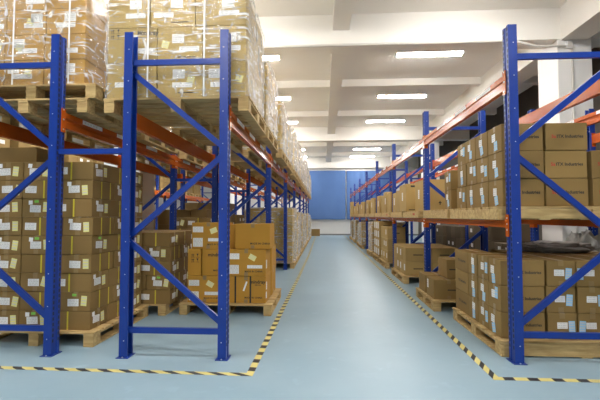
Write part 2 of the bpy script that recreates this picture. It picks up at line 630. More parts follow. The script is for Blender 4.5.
def beam(parent, X, sx, Y0, Y1, z0, z1, tagged=False):
    h = z1 - z0
    L = Y1 - Y0
    def mk():
        q = MB()
        prof = [(0, 0), (0, .34 * h), (.010, .42 * h), (.010, .58 * h), (0, .66 * h), (0, h), (.05, h), (.05, 0)]
        q.prism([(p[0] * sx, p[1]) for p in prof], 'Y', 0, L, 'orange_paint')
        return q.mesh('load_beam', fix=True)
    o = link('load_beam', cached(('beam', sx, round(L, 3), round(h, 3)), mk), parent, (X, Y0, z0))
    def mc():
        q = MB()
        ch = max(h + .08, .2)
        q.box(min(-.006 * sx, 0), max(-.006 * sx, 0), -.055, .0, -(ch - h) * .6, ch - (ch - h) * .6, 'orange_paint')
        q.box(min(-.006 * sx, .055 * sx), max(-.006 * sx, .055 * sx), -.001, .005, -(ch - h) * .6, ch - (ch - h) * .6, 'orange_paint')
        for z in (-.02, h * .5, h + .02):
            q.cyl((-.006 * sx, -.028, z), (-.010 * sx, -.028, z), .008, 'zinc', 6)
        return q.mesh('beam_connector', fix=True)
    def mc2():
        me = cached(('conn', sx, round(h, 3)), mc).copy()
        for v in me.vertices: v.co.y = -v.co.y
        me.flip_normals()
        return me
    link('beam_connector', cached(('conn', sx, round(h, 3)), mc), o)
    link('beam_connector', cached(('conn2', sx, round(h, 3)), mc2), o, (0, L, 0))
    if tagged:
        q = MB(); q.box(min(-.001 * sx, 0), max(-.001 * sx, 0), 0, .36, h * .68, h * .97, 'paper')
        for t in range(5):
            q.box(min(-.0016 * sx, 0), max(-.0016 * sx, 0), .03 + t * .05, .06 + t * .05, h * .76, h * .88, 'grey_ink')
        me = q.mesh('beam_label')
        for f in (.10, .34, .62): link('beam_label', me, o, (0, L * f, 0))
    return o


PITCH = 2.93


def rack(label, X, sx, Y0, n, levels, depth=.99, skip=()):
    root = link('pallet_rack', None, None, (0, 0, 0))
    tag(root, label, 'pallet rack', 'blue and orange pallet racks')
    ys = [Y0 + PITCH * i for i in range(n)]
    for y in ys:
        frame(root, X, sx, y, depth)
    for i in range(n - 1):
        for li, (z0, z1) in enumerate(levels):
            beam(root, X, sx, ys[i] + .11, ys[i + 1], z0, z1, tagged=(li == len(levels) - 1 and i < 3))
            beam(root, X + sx * depth, -sx, ys[i] + .11, ys[i + 1], z0, z1)
    return root, ys


LB = [(2.145, 2.295)]
RB = [(1.185, 1.25), (2.45, 2.59)]
XA, XB = -.87, -2.50      # aisle posts of the two left rows
rl, YLS = rack('blue and orange rack along the left side of the aisle', XA, -1, 3.50, 8, LB)
rl2, _ = rack('blue and orange rack behind the left rack, cut by the photo edge', XB, -1, 3.50, 8, LB)
rr, YRS = rack('blue and orange rack along the right side of the aisle', 1.67, 1, 3.56, 8, RB)
rr2, _ = rack('blue and orange rack behind the right rack, before the white column', 3.38, 1, 3.56, 5, RB)
rl3, _ = rack('distant rack across the far left aisle, seen through the left racks', -6.6, -1, 3.5 + PITCH, 7, LB)
for y in YLS[:4]:
    for z in (1.90, .5):
        q = MB(); q.box(XB + .001, XA - .991, y + .03, y + .07, z - .025, z + .025, 'blue_paint')
        if z > 1: q.build('row_spacer', rl)
for y in YRS[:3]:
    q = MB(); q.box(1.67 + .991, 3.379, y + .03, y + .07, 1.875, 1.925, 'blue_paint')
    q.build('row_spacer', rr)

# ------------------------------------------------------------------ pallets
def pallet(x0, x1, y0, y1, z0, label, group='wooden pallets', h=.145, fine=True, stamp=False, boards=''):
    z0 += .002 if z0 > .1 else 0
    """deck boards across X, blocks below, bottom runners along Y"""
    w, d = x1 - x0, y1 - y0
    o = link('wooden_pallet', None, None, ((x0 + x1) / 2, (y0 + y1) / 2, z0))
    tag(o, label, 'pallet', group)
    tb = .02
    bh = h - 2 * tb - .018
    def deck():
        q = MB(); n_ = 7; bw = d / n_ * .80; st = (d - bw) / (n_ - 1)
        for i in range(n_):
            yy = -d / 2 + i * st
            q.cbox(-w / 2, w / 2, yy, yy + bw, h - tb, h, 'wood', .003)
        return q.mesh('deck_boards')
    def string():
        q = MB()
        for i in (-1, 0, 1):
            xc = i * (w / 2 - .06)
            q.box(xc - .05, xc + .05, -d / 2, d / 2, h - tb - .018, h - tb, 'wood')
        return q.mesh('stringers')
    def run():
        q = MB(); q.cbox(-.05, .05, -d / 2, d / 2, 0, tb, 'wood', .003)
        return q.mesh('bottom_runner')
    def blk():
        q = MB(); q.cbox(-.052, .052, -.065, .065, tb, tb + bh, 'wood', .004)
        return q.mesh('block')
    key = (round(w, 2), round(d, 2), h)
    link('deck_boards', cached(('deck',) + key, deck), o)
    link('stringers', cached(('str',) + key, string), o)
    for i in (-1, 0, 1):
        xc = i * (w / 2 - .06)
        link('bottom_runner', cached(('run', round(d, 2), h), run), o, (xc, 0, 0))
        for j in (-1, 0, 1):
            link('block', cached(('blk', h), blk), o, (xc, j * (d / 2 - .068), 0))
    if 'S' in boards:
        q = MB()
        q.cbox(-w / 2 - .002, -w / 2 + .022, -d / 2 + .01, d / 2 - .01, .004, h - .022, 'wood', .003)
        q.build('side_board', o)
    if 'F' in boards:
        q = MB()
        q.cbox(-w / 2 + .03, w / 2 - .01, -d / 2 - .002, -d / 2 + .02, .012, h - .022, 'wood', .003)
        q.build('front_board', o)
    if stamp:
        q = MB()
        for i in range(3):
            q.box(-w / 2 - .0035, -w / 2 - .002, -.40 + i * .055, -.36 + i * .055, h - tb - .055, h - tb - .02, 'red_ink')
        q.build('red_stamp', o)
    return o


# ------------------------------------------------------------------ lettering
def text_geo(s):
    def mk():
        cu = bpy.data.curves.new('lettering', 'FONT')
        cu.body = s
        cu.size = 1
        cu.align_x = 'CENTER'
        cu.align_y = 'CENTER'
        cu.resolution_u = 2
        cu.offset = .028
        ob = bpy.data.objects.new('lettering', cu)
        COL.objects.link(ob)
        dg = bpy.context.evaluated_depsgraph_get()
        me = ob.evaluated_get(dg).to_mesh()
        vs = [(v.co.x, v.co.y) for v in me.vertices]
        fs = [tuple(p.vertices) for p in me.polygons]
        ob.evaluated_get(dg).to_mesh_clear()
        bpy.data.objects.remove(ob)
        bpy.data.curves.remove(cu)
        return vs, fs
    return cached(('txt', s), mk)


def on_face(face, w, d, h, u, v, off):
    if face == '-Y': return (u, -d / 2 - off, v)
    if face == '+X': return (w / 2 + off, u, v)
    if face == '-X': return (-w / 2 - off, -u, v)
    return (u, v, h + off)


def add_text(q, s, face, w, d, h, u, v, size, ink):
    vs, fs = text_geo(s)
    i = len(q.v)
    for x, y in vs:
        q.v.append(on_face(face, w, d, h, u + x * size, v + y * size, .0007))
    k = q.mat(ink)
    for f in fs:
        q.f.append(tuple(i + a for a in f)); q.mi.append(k)


def add_rect(q, face, w, d, h, u0, u1, v0, v1, mat, off=.0006):
    q.quad([on_face(face, w, d, h, a, c, off) for a, c in ((u0, v0), (u1, v0), (u1, v1), (u0, v1))], mat)


def symbols(q, face, w, d, h, u, v, s):
    """the usual four handling marks: arrows up, glass, umbrella, keep-dry box"""
    for i in range(2):
        for j in range(2):
            a, c = u + i * s * 1.25, v - j * s * 1.25
            add_rect(q, face, w, d, h, a, a + s, c, c + .08 * s, 'ink')
            if i == 0:
                for e in (.2, .6):
                    add_rect(q, face, w, d, h, a + e * s, a + (e + .14) * s, c + .15 * s, c + .65 * s, 'ink')
                    q.quad([on_face(face, w, d, h, *p, .0006) for p in ((a + (e - .12) * s, c + .65 * s), (a + (e + .26) * s, c + .65 * s), (a + (e + .07) * s, c + s))], 'ink')
            else:
                q.quad([on_face(face, w, d, h, *p, .0006) for p in ((a + .2 * s, c + s), (a + .45 * s, c + .5 * s), (a + .55 * s, c + .5 * s), (a + .8 * s, c + s))], 'ink')
                add_rect(q, face, w, d, h, a + .45 * s, a + .55 * s, c + .2 * s, c + .5 * s, 'ink')


def mark_row(q, face, w, d, h, u, v, s):
    """three handling marks side by side: arrow, glass, umbrella"""
    f = lambda pts, a: q.quad([on_face(face, w, d, h, a + x * s, v + y * s, .0006) for x, y in pts], 'ink')
    f(((0, .5), (1, .5), (.5, 1.1)), u); f(((.35, 0), (.65, 0), (.65, .5), (.35, .5)), u)
    a = u + 1.7 * s
    f(((.1, 1.1), (.4, .45), (.6, .45), (.9, 1.1)), a); f(((.43, .1), (.57, .1), (.57, .45), (.43, .45)), a); f(((.2, 0), (.8, 0), (.8, .1), (.2, .1)), a)
    a = u + 3.4 * s
    f(((0, .55), (1, .55), (.8, .95), (.5, 1.1), (.2, .95)), a); f(((.45, 0), (.55, 0), (.55, .55), (.45, .55)), a)


# ------------------------------------------------------------------ cartons
def carton_mesh(w, d, h, mat, prints):
    q = MB()
    q.cbox(-w / 2, w / 2, -d / 2, d / 2, 0, h, mat, .006)
    for p in prints:
        if p[0] == 'text': add_text(q, p[1], p[2], w, d, h, p[3], p[4], p[5], p[6])
        elif p[0] == 'sym': symbols(q, p[1], w, d, h, p[2], p[3], p[4])
        elif p[0] == 'row': mark_row(q, p[1], w, d, h, p[2], p[3], p[4])
        elif p[0] == 'bar': add_rect(q, p[1], w, d, h, p[2], p[3], p[4], p[5], p[6])
    return q.mesh('carton')


def decal_mesh(w, h, mat, lines, name):
    q = MB()
    q.box(-w / 2, w / 2, -.0012, 0, -h / 2, h / 2, mat)
    r = random.Random(lines * 7 + int(w * 1000))
    for i in range(lines):
        z = h / 2 - (i + .7) * h / (lines + .5)
        x = -w * .42
        while x < w * .38:
            l = r.uniform(.08, .3) * w
            q.box(x, min(x + l, w * .42), -.0016, -.0012, z - h * .06 / 1, z + h * .06, 'grey_ink')
            x += l + w * .06
    return q.mesh(name)


def decal(parent, dims, face, u, v, w, h, mat, name, lines=0, rot=0.):
    me = cached(('dec', round(w, 3), round(h, 3), mat, lines), lambda: decal_mesh(w, h, mat, lines, name))
    p = on_face(face, *dims, u, v, 0)
    o = link(name, me, parent, p, {'-Y': 0, '+X': PI / 2, '-X': -PI / 2}[face], rot)
    return o


def tapes(parent, dims, along='X'):
    """packing tape over the top seam and down the ends"""
    w, d, h = dims
    def mk():
        q = MB()
        t, l = .024, .05
        if along == 'X':
            q.box(-w / 2 - .001, w / 2 + .001, -t, t, h - .0005, h + .0008, 'tape')
            for s_ in (-1, 1):
                a, c = sorted((s_ * w / 2, s_ * (w / 2 + .0008)))
                q.box(a, c, -t, t, h - l, h, 'tape'); q.box(a, c, -t, t, .004, l, 'tape')
        else:
            q.box(-t, t, -d / 2 - .001, d / 2 + .001, h - .0005, h + .0008, 'tape')
            for s_ in (-1, 1):
                a, c = sorted((s_ * d / 2, s_ * (d / 2 + .0008)))
                q.box(-t, t, a, c, h - l, h, 'tape'); q.box(-t, t, a, c, .004, l, 'tape')
        return q.mesh('packing_tape')
    return link('packing_tape', cached(('tape', along) + tuple(round(x, 3) for x in dims), mk), parent)


def carton(x0, x1, y0, y1, z0, h, mat, label=None, group=None, prints=(), parent=None, jit=.004, rot=.008, taped=None):
    w, d = abs(x1 - x0) - .009, abs(y1 - y0) - .009
    hh = h - .003
    prints = tuple(prints)
    key = ('carton', round(w, 3), round(d, 3), round(hh, 3), mat, prints)
    me = cached(key, lambda: carton_mesh(w, d, hh, mat, prints))
    o = link('carton', me, parent, ((x0 + x1) / 2 + R.uniform(-jit, jit), (y0 + y1) / 2 + R.uniform(-jit, jit), z0), R.uniform(-rot, rot))
    if label:
        tag(o, label, 'carton', group)
    dims = (w, d, hh)
    if taped: tapes(o, dims, taped)
    return o, dims


def layer_name(i, n):
    if n == 1: return 'only layer'
    return 'bottom layer' if i == 0 else 'top layer' if i == n - 1 else ORD[i] + ' layer'


def label_and_note(o, dims, face, r, W):
    """white shipping label and yellow note, as on the left-hand stacks"""
    h = dims[2]
    lw_ = min(.13, W * .36)
    u = r.uniform(-.06, .0) * W / .4
    decal(o, dims, face, u, h * r.uniform(.44, .52), lw_, .072, 'paper', 'shipping_label', 4, r.uniform(-.06, .06))
    decal(o, dims, face, u + lw_ * .5 + .055, h * r.uniform(.46, .56), .06, .10, 'note', 'yellow_note', 3, r.uniform(-.1, .3))
    if r.random() < .55:
        decal(o, dims, face, u - lw_ * .45, h * .80, .042, .042, 'paper', 'small_label', 0, r.uniform(-.1, .1))
    if r.random() < .22:
        decal(o, dims, face, u + lw_ * .1, h * .86, .045, .025, 'green_note', 'green_sticker', 0, r.uniform(-.2, .2))


def yellow_band(o, dims, face, u):
    decal(o, dims, face, u, dims[2] / 2, .016, dims[2] * .98, 'yellow_strap', 'yellow_strap')


def left_stack(xr, y0, z0, h, n, place, group, patA, patB, sideface='+X', fill=None, brown='card_olive', skip_below=0):
    """shell stack for the left rows. pat = (front widths, front depth, side depths, side width)"""
    for k in range(n):
        if k < skip_below: continue
        fw, fd, sd, sw = patA if (n - 1 - k) % 2 == 0 else patB
        z = z0 + k * h
        ln = layer_name(k, n)
        x = xr
        for i, w in enumerate(fw):
            pos = 'front corner' if i == 0 else '%s along its front' % ORD[i]
            o, dims = carton(x - w, x, y0, y0 + fd, z, h, brown, 'brown carton, %s, %s, %s' % (ln, pos, place), group, taped='X' if w > .4 else 'Y')
            if w > .4:
                yellow_band(o, dims, '-Y', R.choice((-.02, .0, .02)))
                if R.random() < .5: decal(o, dims, '-Y', -.12, h * .5, .12, .072, 'paper', 'shipping_label', 4, R.uniform(-.05, .05))
            else:
                label_and_note(o, dims, '-Y', R, w)
            if i == 0:
                if fd > .4: yellow_band(o, dims, sideface, -.05); yellow_band(o, dims, sideface, .12)
                else: label_and_note(o, dims, sideface, R, fd)
            x -= w
        y = y0 + fd
        for i, dd in enumerate(sd):
            o, dims = carton(xr - sw[i], xr, y, y + dd, z, h, brown, 'brown carton, %s, %s along its side, %s' % (ln, ORD[i + 1], place), group, taped='X')
            if dd > .4: yellow_band(o, dims, sideface, .0)
            else: label_and_note(o, dims, sideface, R, dd)
            y += dd
        if fill and k == n - 1:
            for i, (a, c, e, f) in enumerate(fill):
                carton(a, c, e, f, z, h, brown, 'brown carton, top layer, %s behind the front row, %s' % (ORD[i], place), group, taped='X')


# --- S1: the tall sticker-covered stack seen between the two left end frames
PA = ([.43, .32, .32], .32, [.43, .36], [.32, .32])
PB = ([.32, .43, .32], .43, [.32, .36], [.43, .43])
left_stack(-2.33, 3.82, .145, .189, 9, 'on tall stack behind leftmost upright', 'cartons of the tall stack behind the leftmost upright', PA, PB)
pallet(-3.50, -2.25, 3.76, 4.98, 0, 'wooden floor pallet under the tall sticker-covered stack at far left')
o, dims = carton(-3.46, -3.0, 3.90, 4.28, .145 + 9 * .189, .17, 'card_olive', 'larger brown carton lying on top of the tall stack at far left', taped='X')
decal(o, dims, '+X', .05, .09, .12, .075, 'paper', 'shipping_label', 4)

# --- S2 and S3: lower stacks further along the second row
PA2 = ([.43, .32], .32, [.43, .32], [.32, .32])
PB2 = ([.32, .43], .43, [.32, .32], [.43, .43])
left_stack(-1.99, 5.00, .145, .186, 5, 'on low stack behind that tall stack'.replace('that tall stack', 'leftmost tall stack'), 'cartons of the low stack behind the tall one', PA2, PB2,
           fill=[(-2.74, -2.31, 5.32, 5.64), (-2.74, -2.31, 5.64, 6.07), (-2.31, -2.31 + .0001, 5, 5.01)][:2])
pallet(-3.25, -2.03, 4.99, 6.15, 0, 'wooden floor pallet under the low brown stack behind the tall one')
left_stack(-1.98, 6.75, .145, .186, 6, 'on stack behind the orange-brown cartons', 'cartons of the stack behind the orange-brown cartons', PA2, PB2,
           fill=[(-2.74, -2.31, 7.07, 7.39), (-2.74, -2.31, 7.39, 7.82)])
pallet(-3.25, -2.02, 6.72, 7.90, 0, 'wooden floor pallet behind the orange-brown cartons in the second left row')

# --- P1: orange-brown cartons on a floor pallet beside the aisle
pallet(-1.89, -.66, 5.05, 6.22, 0, 'pale wooden pallet under the orange-brown cartons beside the aisle')
G1 = 'orange-brown cartons on the pallet beside the left upright'
Z1, Z2, Z3, H = .146, .499, .852, .352


def p1(x0, x1, y0, y1, z, h, label, prints=(), taped=None):
    return carton(x0, x1, y0, y1, z, h, 'card_orange', label, G1, prints, jit=.003, taped=taped)


def p1_labels(o, dims, left=True):
    w, d, h = dims
    decal(o, dims, '-Y', -w * .31, h * .74, .14, .075, 'paper', 'shipping_label', 4)
    decal(o, dims, '-Y', -w * .31, h * .25, .13, .115, 'paper', 'shipping_label', 6)
    decal(o, dims, '-Y', w * .16, h * .70, .095, .07, 'note', 'yellow_note', 3, R.choice((.5, -.35)))
    decal(o, dims, '-Y', w * .22, h * .35, .20, .042, 'paper', 'barcode_label', 2)


TAG = ('text', 'MADE IN CHINA', '-Y')
o, dm = p1(-1.80, -1.33, 5.12, 5.62, Z1, H, 'orange-brown carton with stickers, bottom left on the pallet beside the aisle', [(*TAG, .10, .06, .03, 'ink')], 'Y'); p1_labels(o, dm)
o, dm = p1(-1.285, -.75, 5.12, 5.62, Z1, H, 'orange-brown carton with two black straps, bottom right beside the aisle',
           [('text', 'mindray', '-Y', .155, .275, .062, 'ink'), ('text', 'MEDICAL', '-Y', .16, .235, .020, 'ink'), ('text', 'MADE IN CHINA', '-Y', .10, .07, .032, 'ink')], 'Y')
for u in (-.14, .06):
    decal(o, dm, '-Y', u, H / 2, .022, H * .99, 'black_strap', 'black_strap')
decal(o, dm, '-Y', -.01, .22, .022, .13, 'paper', 'loose_tape', 0, .35)
decal(o, dm, '+X', -.17, .22, .07, .10, 'paper', 'shipping_label', 3); decal(o, dm, '+X', -.19, .10, .08, .08, 'paper', 'shipping_label', 3)
o, dm = p1(-1.80, -1.615, 5.12, 5.60, Z2, H, 'narrow orange-brown carton with handling marks, middle layer at left', [('sym', '-Y', -.045, .24, .05)])
o, dm = p1(-1.605, -1.30, 5.12, 5.60, Z2, H, 'orange-brown carton beside the narrow marked one, middle layer behind the upright',
           [('text', 'mindray', '-Y', .03, .275, .062, 'ink'), ('text', 'MADE IN', '-Y', .06, .07, .03, 'ink')])
o, dm = p1(-1.28, -.75, 5.12, 5.58, Z2, H, 'orange-brown carton with stickers, middle layer at right beside the aisle', [('text', 'MADE IN CHINA', '-Y', .10, .06, .032, 'ink')], 'Y'); p1_labels(o, dm)
decal(o, dm, '+X', -.15, .15, .09, .11, 'paper', 'shipping_label', 4)
o, dm = p1(-1.76, -1.30, 5.14, 5.62, Z3, H, 'orange-brown carton with stickers, top left behind the blue upright', [(*TAG, .10, .06, .03, 'ink')], 'Y'); p1_labels(o, dm)
o, dm = p1(-1.17, -.70, 5.16, 5.64, Z3, .335, 'plain orange-brown carton with a small imprint, top right beside the aisle', [('text', 'MADE IN CHINA', '-Y', .10, .07, .036, 'ink')], 'Y')
decal(o, dm, '-Y', .0, .31, .05, .045, 'tape', 'loose_tape')
o, dm = p1(-1.29, -1.18, 5.30, 5.66, Z3, .325, 'narrow orange-brown carton wedged between the two top cartons')
for z, nm in ((Z1, 'bottom'), (Z2, 'middle')):
    p1(-1.22, -.74, 5.64, 6.14, z, H, 'orange-brown carton in the rear row, %s layer, on the aisle side' % nm, (), 'X')

# ------------------------------------------------------------------ stretch-wrapped loads
def film_mesh(w, d, h, seed, amp):
    r = random.Random(seed)
    ox = Vector((r.uniform(0, 50), r.uniform(0, 50), r.uniform(0, 50)))
    c = .03
    pts = []
    def edge(a, bb, n_):
        for i in range(n_):
            t = i / n_
            pts.append((a[0] + (bb[0] - a[0]) * t, a[1] + (bb[1] - a[1]) * t))
    x, y = w / 2, d / 2
    nx, ny = max(5, int(w / .045)), max(5, int(d / .045))
    edge((-x + c, -y), (x - c, -y), nx); edge((x - c, -y), (x, -y + c), 2); edge((x, -y + c), (x, y - c), ny); edge((x, y - c), (x - c, y), 2)
    edge((x - c, y), (-x + c, y), nx); edge((-x + c, y), (-x, y - c), 2); edge((-x, y - c), (-x, -y + c), ny); edge((-x, -y + c), (-x + c, -y), 2)
    N = len(pts)
    nz = max(6, int(h / .05))
    q = MB()
    for j in range(nz + 1):
        t = j / nz
        for (px, py) in pts:
            P = Vector((px, py, t * h))
            s_ = Vector((P.x * 5, P.y * 5, P.z * 9)) + ox
            dd = amp * (.5 + noise.noise(s_) + .6 * noise.noise(s_ * 2.3))
            L = math.hypot(px, py)
            e = 0 if j == 0 else 1
            nv = Vector((px / L, py / L)) * max(.002, dd)
            q.v.append((px + nv.x, py + nv.y, P.z + e * .012 * noise.noise(s_ * 1.7) * (1 if 0 < j < nz else .5)))
    k = q.mat('film')
    for j in range(nz):
        for i in range(N):
            a, bb = j * N + i, j * N + (i + 1) % N
            q.f.append((a, bb, bb + N, a + N)); q.mi.append(k)
    # top skin turned in over the edges
    base = nz * N
    i0 = len(q.v)
    for (px, py) in pts:
        q.v.append((px * .86, py * .86, h + .006 + .006 * noise.noise(Vector((px * 9, py * 9, 3)) + ox)))
    for i in range(N):
        a, bb = i, (i + 1) % N
        q.f.append((base + a, base + bb, i0 + bb, i0 + a)); q.mi.append(k)
    q.f.append(tuple(range(i0, i0 + N))); q.mi.append(k)
    return q.mesh('stretch_film', smooth=True)


def load(x0, x1, y0, y1, z0, h, fw, sd, nl, label, group, aisle=1, mat='card_pale', straps=(), seed=0, prints=True, amp=.018, labels=True, film=True):
    """cartons in film on a pallet; aisle=+1: aisle face is +X, -1: -X"""
    cx, cy = (x0 + x1) / 2, (y0 + y1) / 2
    w, d = x1 - x0, y1 - y0
    root = link('wrapped_load' if film else 'carton_load', None, None, (cx, cy, z0))
    tag(root, label, 'wrapped load' if film else 'carton load', group)
    r = random.Random(seed + 100)
    lh = (h - .02) / nl
    tw, td = sum(fw), sum(sd)
    af = '+X' if aisle > 0 else '-X'
    g = .012
    W, D = w - 2 * g, d - 2 * g
    near = y0 < 6.4
    for kz in range(nl):
        z = kz * lh + .004
        a = -W / 2 if aisle < 0 else W / 2
        sdk = sd if kz % 2 == 0 or len(sd) < 2 else list(reversed(sd))
        fwk = fw if kz != 2 else list(reversed(fw))
        fd = sdk[0] / td * D
        pos = a
        for i, f in enumerate(fwk):
            ww = f / tw * W
            p0, p1_ = (pos - ww, pos) if aisle > 0 else (pos, pos + ww)
            pr = []
            if prints and near and kz == 1 and i == len(fwk) - 1:
                pr = [('text', 'Mindray', '-Y', ww * .33 - .012, lh * .84, .066, 'ink'), ('bar', '-Y', ww * -.08, ww * .32, lh * .70, lh * .725, 'ink'), ('sym', '-Y', -ww * .44, lh * .84, .045)]
            elif prints and near and i == 1:
                pr = [('bar', '-Y', -.02, .16, lh * .12, lh * .15, 'ink')]
            o, dm = carton(p0, p1_, -D / 2, -D / 2 + fd, z, lh, mat, None, None, pr, root, jit=.002, rot=.004)
            if labels and near:
                decal(o, dm, '-Y', r.uniform(-.1, .12) * ww / .45, lh * r.uniform(.3, .4), .2, .05, 'paper', 'shipping_label', 2)
                if r.random() < .8: decal(o, dm, '-Y', r.uniform(-.12, .12), lh * .66, .12, .09, 'paper', 'shipping_label', 4)
                if r.random() < .6: decal(o, dm, '-Y', r.uniform(-.16, .16), lh * .5, .07, .07, 'note', 'yellow_note', 3, .3)
            pos += -ww if aisle > 0 else ww
        y = -D / 2 + fd
        sw = fwk[0] / tw * W
        for i, s_ in enumerate(sdk[1:]):
            dd = s_ / td * D
            p0, p1_ = (a - sw, a) if aisle > 0 else (a, a + sw)
            o, dm = carton(p0, p1_, y, y + dd, z, lh, mat, None, None, (), root, jit=.002, rot=.004)
            if labels and y0 < 13 and r.random() < .6: decal(o, dm, af, r.uniform(-.05, .05), lh * .5, .12, .08, 'paper', 'shipping_label', 3)
            y += dd
    for u in straps:
        q = MB()
        q.box(u - .008, u + .008, -d / 2 - .016, -d / 2 - .0145, .001, h + .010, 'white_strap')
        q.box(u - .008, u + .008, -d / 2 - .016, d / 2 + .016, h + .010, h + .0115, 'white_strap')
        q.box(u - .008, u + .008, d / 2 + .0145, d / 2 + .016, .001, h + .010, 'white_strap')
        q.build('strap', root)
    if film:
        seed += 14 if seed == 9 else 0
        off = Vector(((seed * .37) % 3 + .4, (seed * .61) % 3, (seed * .83) % 3))   # each wrap has its own creases
        fm = film_mesh(w, d, h, seed, amp)
        for v in fm.vertices: v.co -= off
        link('stretch_film', fm, root, off)
    return root


GT = 'film-wrapped loads on top of the left rack'
ZT = 2.445
# first bay, nearest the camera
pallet(-2.15, -.70, 3.66, 4.80, 2.295, 'wooden pallet on the left rack beam, nearest above the aisle', 'wooden pallets on the left rack beams')
load(-2.15, -.73, 3.68, 4.76, ZT, 1.08, [.43, .46, .51], [.36, .36, .36], 3, 'large film-wrapped pale carton load above the left aisle upright', GT, straps=(-.27, .29), seed=9)
TOPS = [(4.98, 6.14, .98), (6.68, 7.84, .95), (8.05, 9.2, .92), (9.62, 10.8, 1.12), (11.0, 12.1, 1.05), (12.5, 13.6, 1.22), (13.85, 15.0, 1.28), (15.45, 16.6, 1.2), (16.8, 17.9, 1.3), (18.4, 19.5, 1.25), (19.7, 20.8, 1.3), (21.3, 22.4, 1.2), (22.6, 23.7, 1.1)]
for i, (a, c, hh) in enumerate(TOPS):
    pallet(-1.98, -.70, a - .02, c + .02, 2.295, 'wooden pallet on the left rack beam above the aisle, %s from the front' % ORD[i + 1], 'wooden pallets on the left rack beams')
    load(-1.95, -.72 + R.uniform(-.02, .02), a, c, ZT, hh - .08, [.6, .6], [.38, .38, .38], 3, 'film-wrapped carton load on the left rack top, %s from the front' % ORD[i + 1], GT, seed=20 + i, prints=False, amp=.034)
# second row
GT2 = 'film-wrapped loads on top of the second left rack'
pallet(-3.60, -2.28, 3.62, 4.75, 2.295, 'lower of two stacked pallets on the rack beam at far left', 'wooden pallets on the left rack beams')
pallet(-3.55, -2.21, 3.64, 4.80, 2.443, 'upper of two stacked pallets on the rack beam at far left', 'wooden pallets on the left rack beams')
load(-3.64, -2.35, 3.68, 4.78, 2.593, 1.06, [.44, .43, .43], [.37, .37, .36], 4, 'film-wrapped ochre carton load on two pallets at top left', GT2, mat='card_ochre', straps=(-.10, .48), seed=2, prints=False)
pallet(-3.55, -2.35, 5.0, 6.2, 2.295, 'pallet on the second left rack beam, behind the doubled pallets', 'wooden pallets on the left rack beams')
load(-3.50, -2.36, 5.02, 6.15, ZT, 1.0, [.55, .55], [.38, .38, .38], 3, 'film-wrapped load behind the ochre one on the second left rack', GT2, seed=3, prints=False)
for i, y in enumerate((6.7, 8.05, 9.65, 11.0)):
    pallet(-3.55, -2.42, y, y + 1.15, 2.295, 'pallet on the second left rack beam, %s bay on, seen from below' % ORD[i], 'wooden pallets on the left rack beams')
    load(-3.50, -2.45, y + .02, y + 1.12, ZT, .6, [.5, .5], [.38, .38, .38], 2, 'film-wrapped load on the second left rack, %s beyond the front bay' % ORD[i], GT2, seed=40 + i, prints=False)

# floor-level loads along the left rack
GF = 'loads standing on the floor along the left rack'
FL = [(9.6, 10.8, 1.50), (10.95, 12.1, 1.30), (12.55, 13.7, 1.42), (13.9, 15.0, 1.36), (15.5, 16.6, 1.4), (16.8, 17.9, 1.35), (18.4, 19.5, 1.42), (19.7, 20.8, 1.3), (21.3, 22.4, 1.35), (22.6, 23.7, 1.2)]
for i, (a, c, hh) in enumerate(FL):
    pallet(-1.98, -.70, a - .02, c + .02, 0, 'wooden floor pallet along the left rack, %s past the third upright' % ORD[i])
    load(-1.95, -.75 + R.uniform(-.03, .03), a, c, .145, hh - .145, [.4, .4, .4], [.38, .38, .38], 4, 'film-wrapped load on the floor along the left rack, %s past the third upright' % ORD[i], GF, mat='card_pale', seed=70 + i, prints=False, amp=.034)
# far left row glimpsed through the gaps
for i, (y, hh) in enumerate(((8.12, 1.3), (9.7, 1.5), (11.0, 1.2))):
    pallet(-3.6, -2.42, y, y + 1.15, 0, 'floor pallet in the second left row, %s beyond the second frame' % ORD[i])
    load(-3.55, -2.45, y + .02, y + 1.12, .145, hh, [.4, .4, .4], [.38, .38, .38], 4, 'brown carton load in the second left row, %s beyond the second frame' % ORD[i], GF, mat='card_olive', seed=90 + i, prints=False, film=False)
for i, y in enumerate((6.8, 8.1, 9.8, 11.1, 12.65, 13.95, 15.6, 16.9, 18.5, 19.8)):
    pallet(-7.7, -6.62, y, y + 1.15, 2.295, 'pallet on the distant far left rack, %s along' % ORD[i], 'pallets on the distant rack')
    load(-7.65, -6.66, y + .02, y + 1.12, ZT, .8, [.5, .5], [.38, .38, .38], 3, 'carton load on the distant far left rack, %s along' % ORD[i], 'loads on the distant rack', seed=110 + i, prints=False, mat='card_tan', film=False)
for i, y in enumerate((6.8, 8.1, 9.8, 11.1, 12.65, 13.95, 15.6, 16.9, 18.5, 19.8)):
    pallet(-7.7, -6.62, y, y + 1.15, 0, 'floor pallet under the distant far left rack, %s along' % ORD[i], 'pallets on the distant rack')
    load(-7.65, -6.66, y + .02, y + 1.12, .145, 1.3, [.5, .5], [.38, .38, .38], 4, 'carton load under the distant far left rack, %s along' % ORD[i], 'loads on the distant rack', seed=120 + i, prints=False, mat='card_olive', film=False)

# ------------------------------------------------------------------ right rack
def white_blue(o, dims, face, r, u=0.):
    h = dims[2]
    v = h * r.uniform(.55, .66)
    decal(o, dims, face, u + r.uniform(-.03, .02), v, .075, .075, 'paper', 'white_label', 3, r.uniform(-.08, .08))
    if r.random() < .5:
        decal(o, dims, face, u + r.uniform(.0, .03), v - .085, .07, .09, 'blue_note', 'blue_label', 3, r.uniform(-.25, .1))
    else:
        decal(o, dims, face, u + .085, v + r.uniform(-.06, .02), .06, .11, 'blue_note', 'blue_label', 3, r.uniform(-.1, .1))


BRAND = lambda w, h: [('text', '5a', '-Y', -w * .30, h * .50, .044, 'red_ink'), ('text', 'ITX Industries', '-Y', w * .08, h * .50, .042, 'ink')]
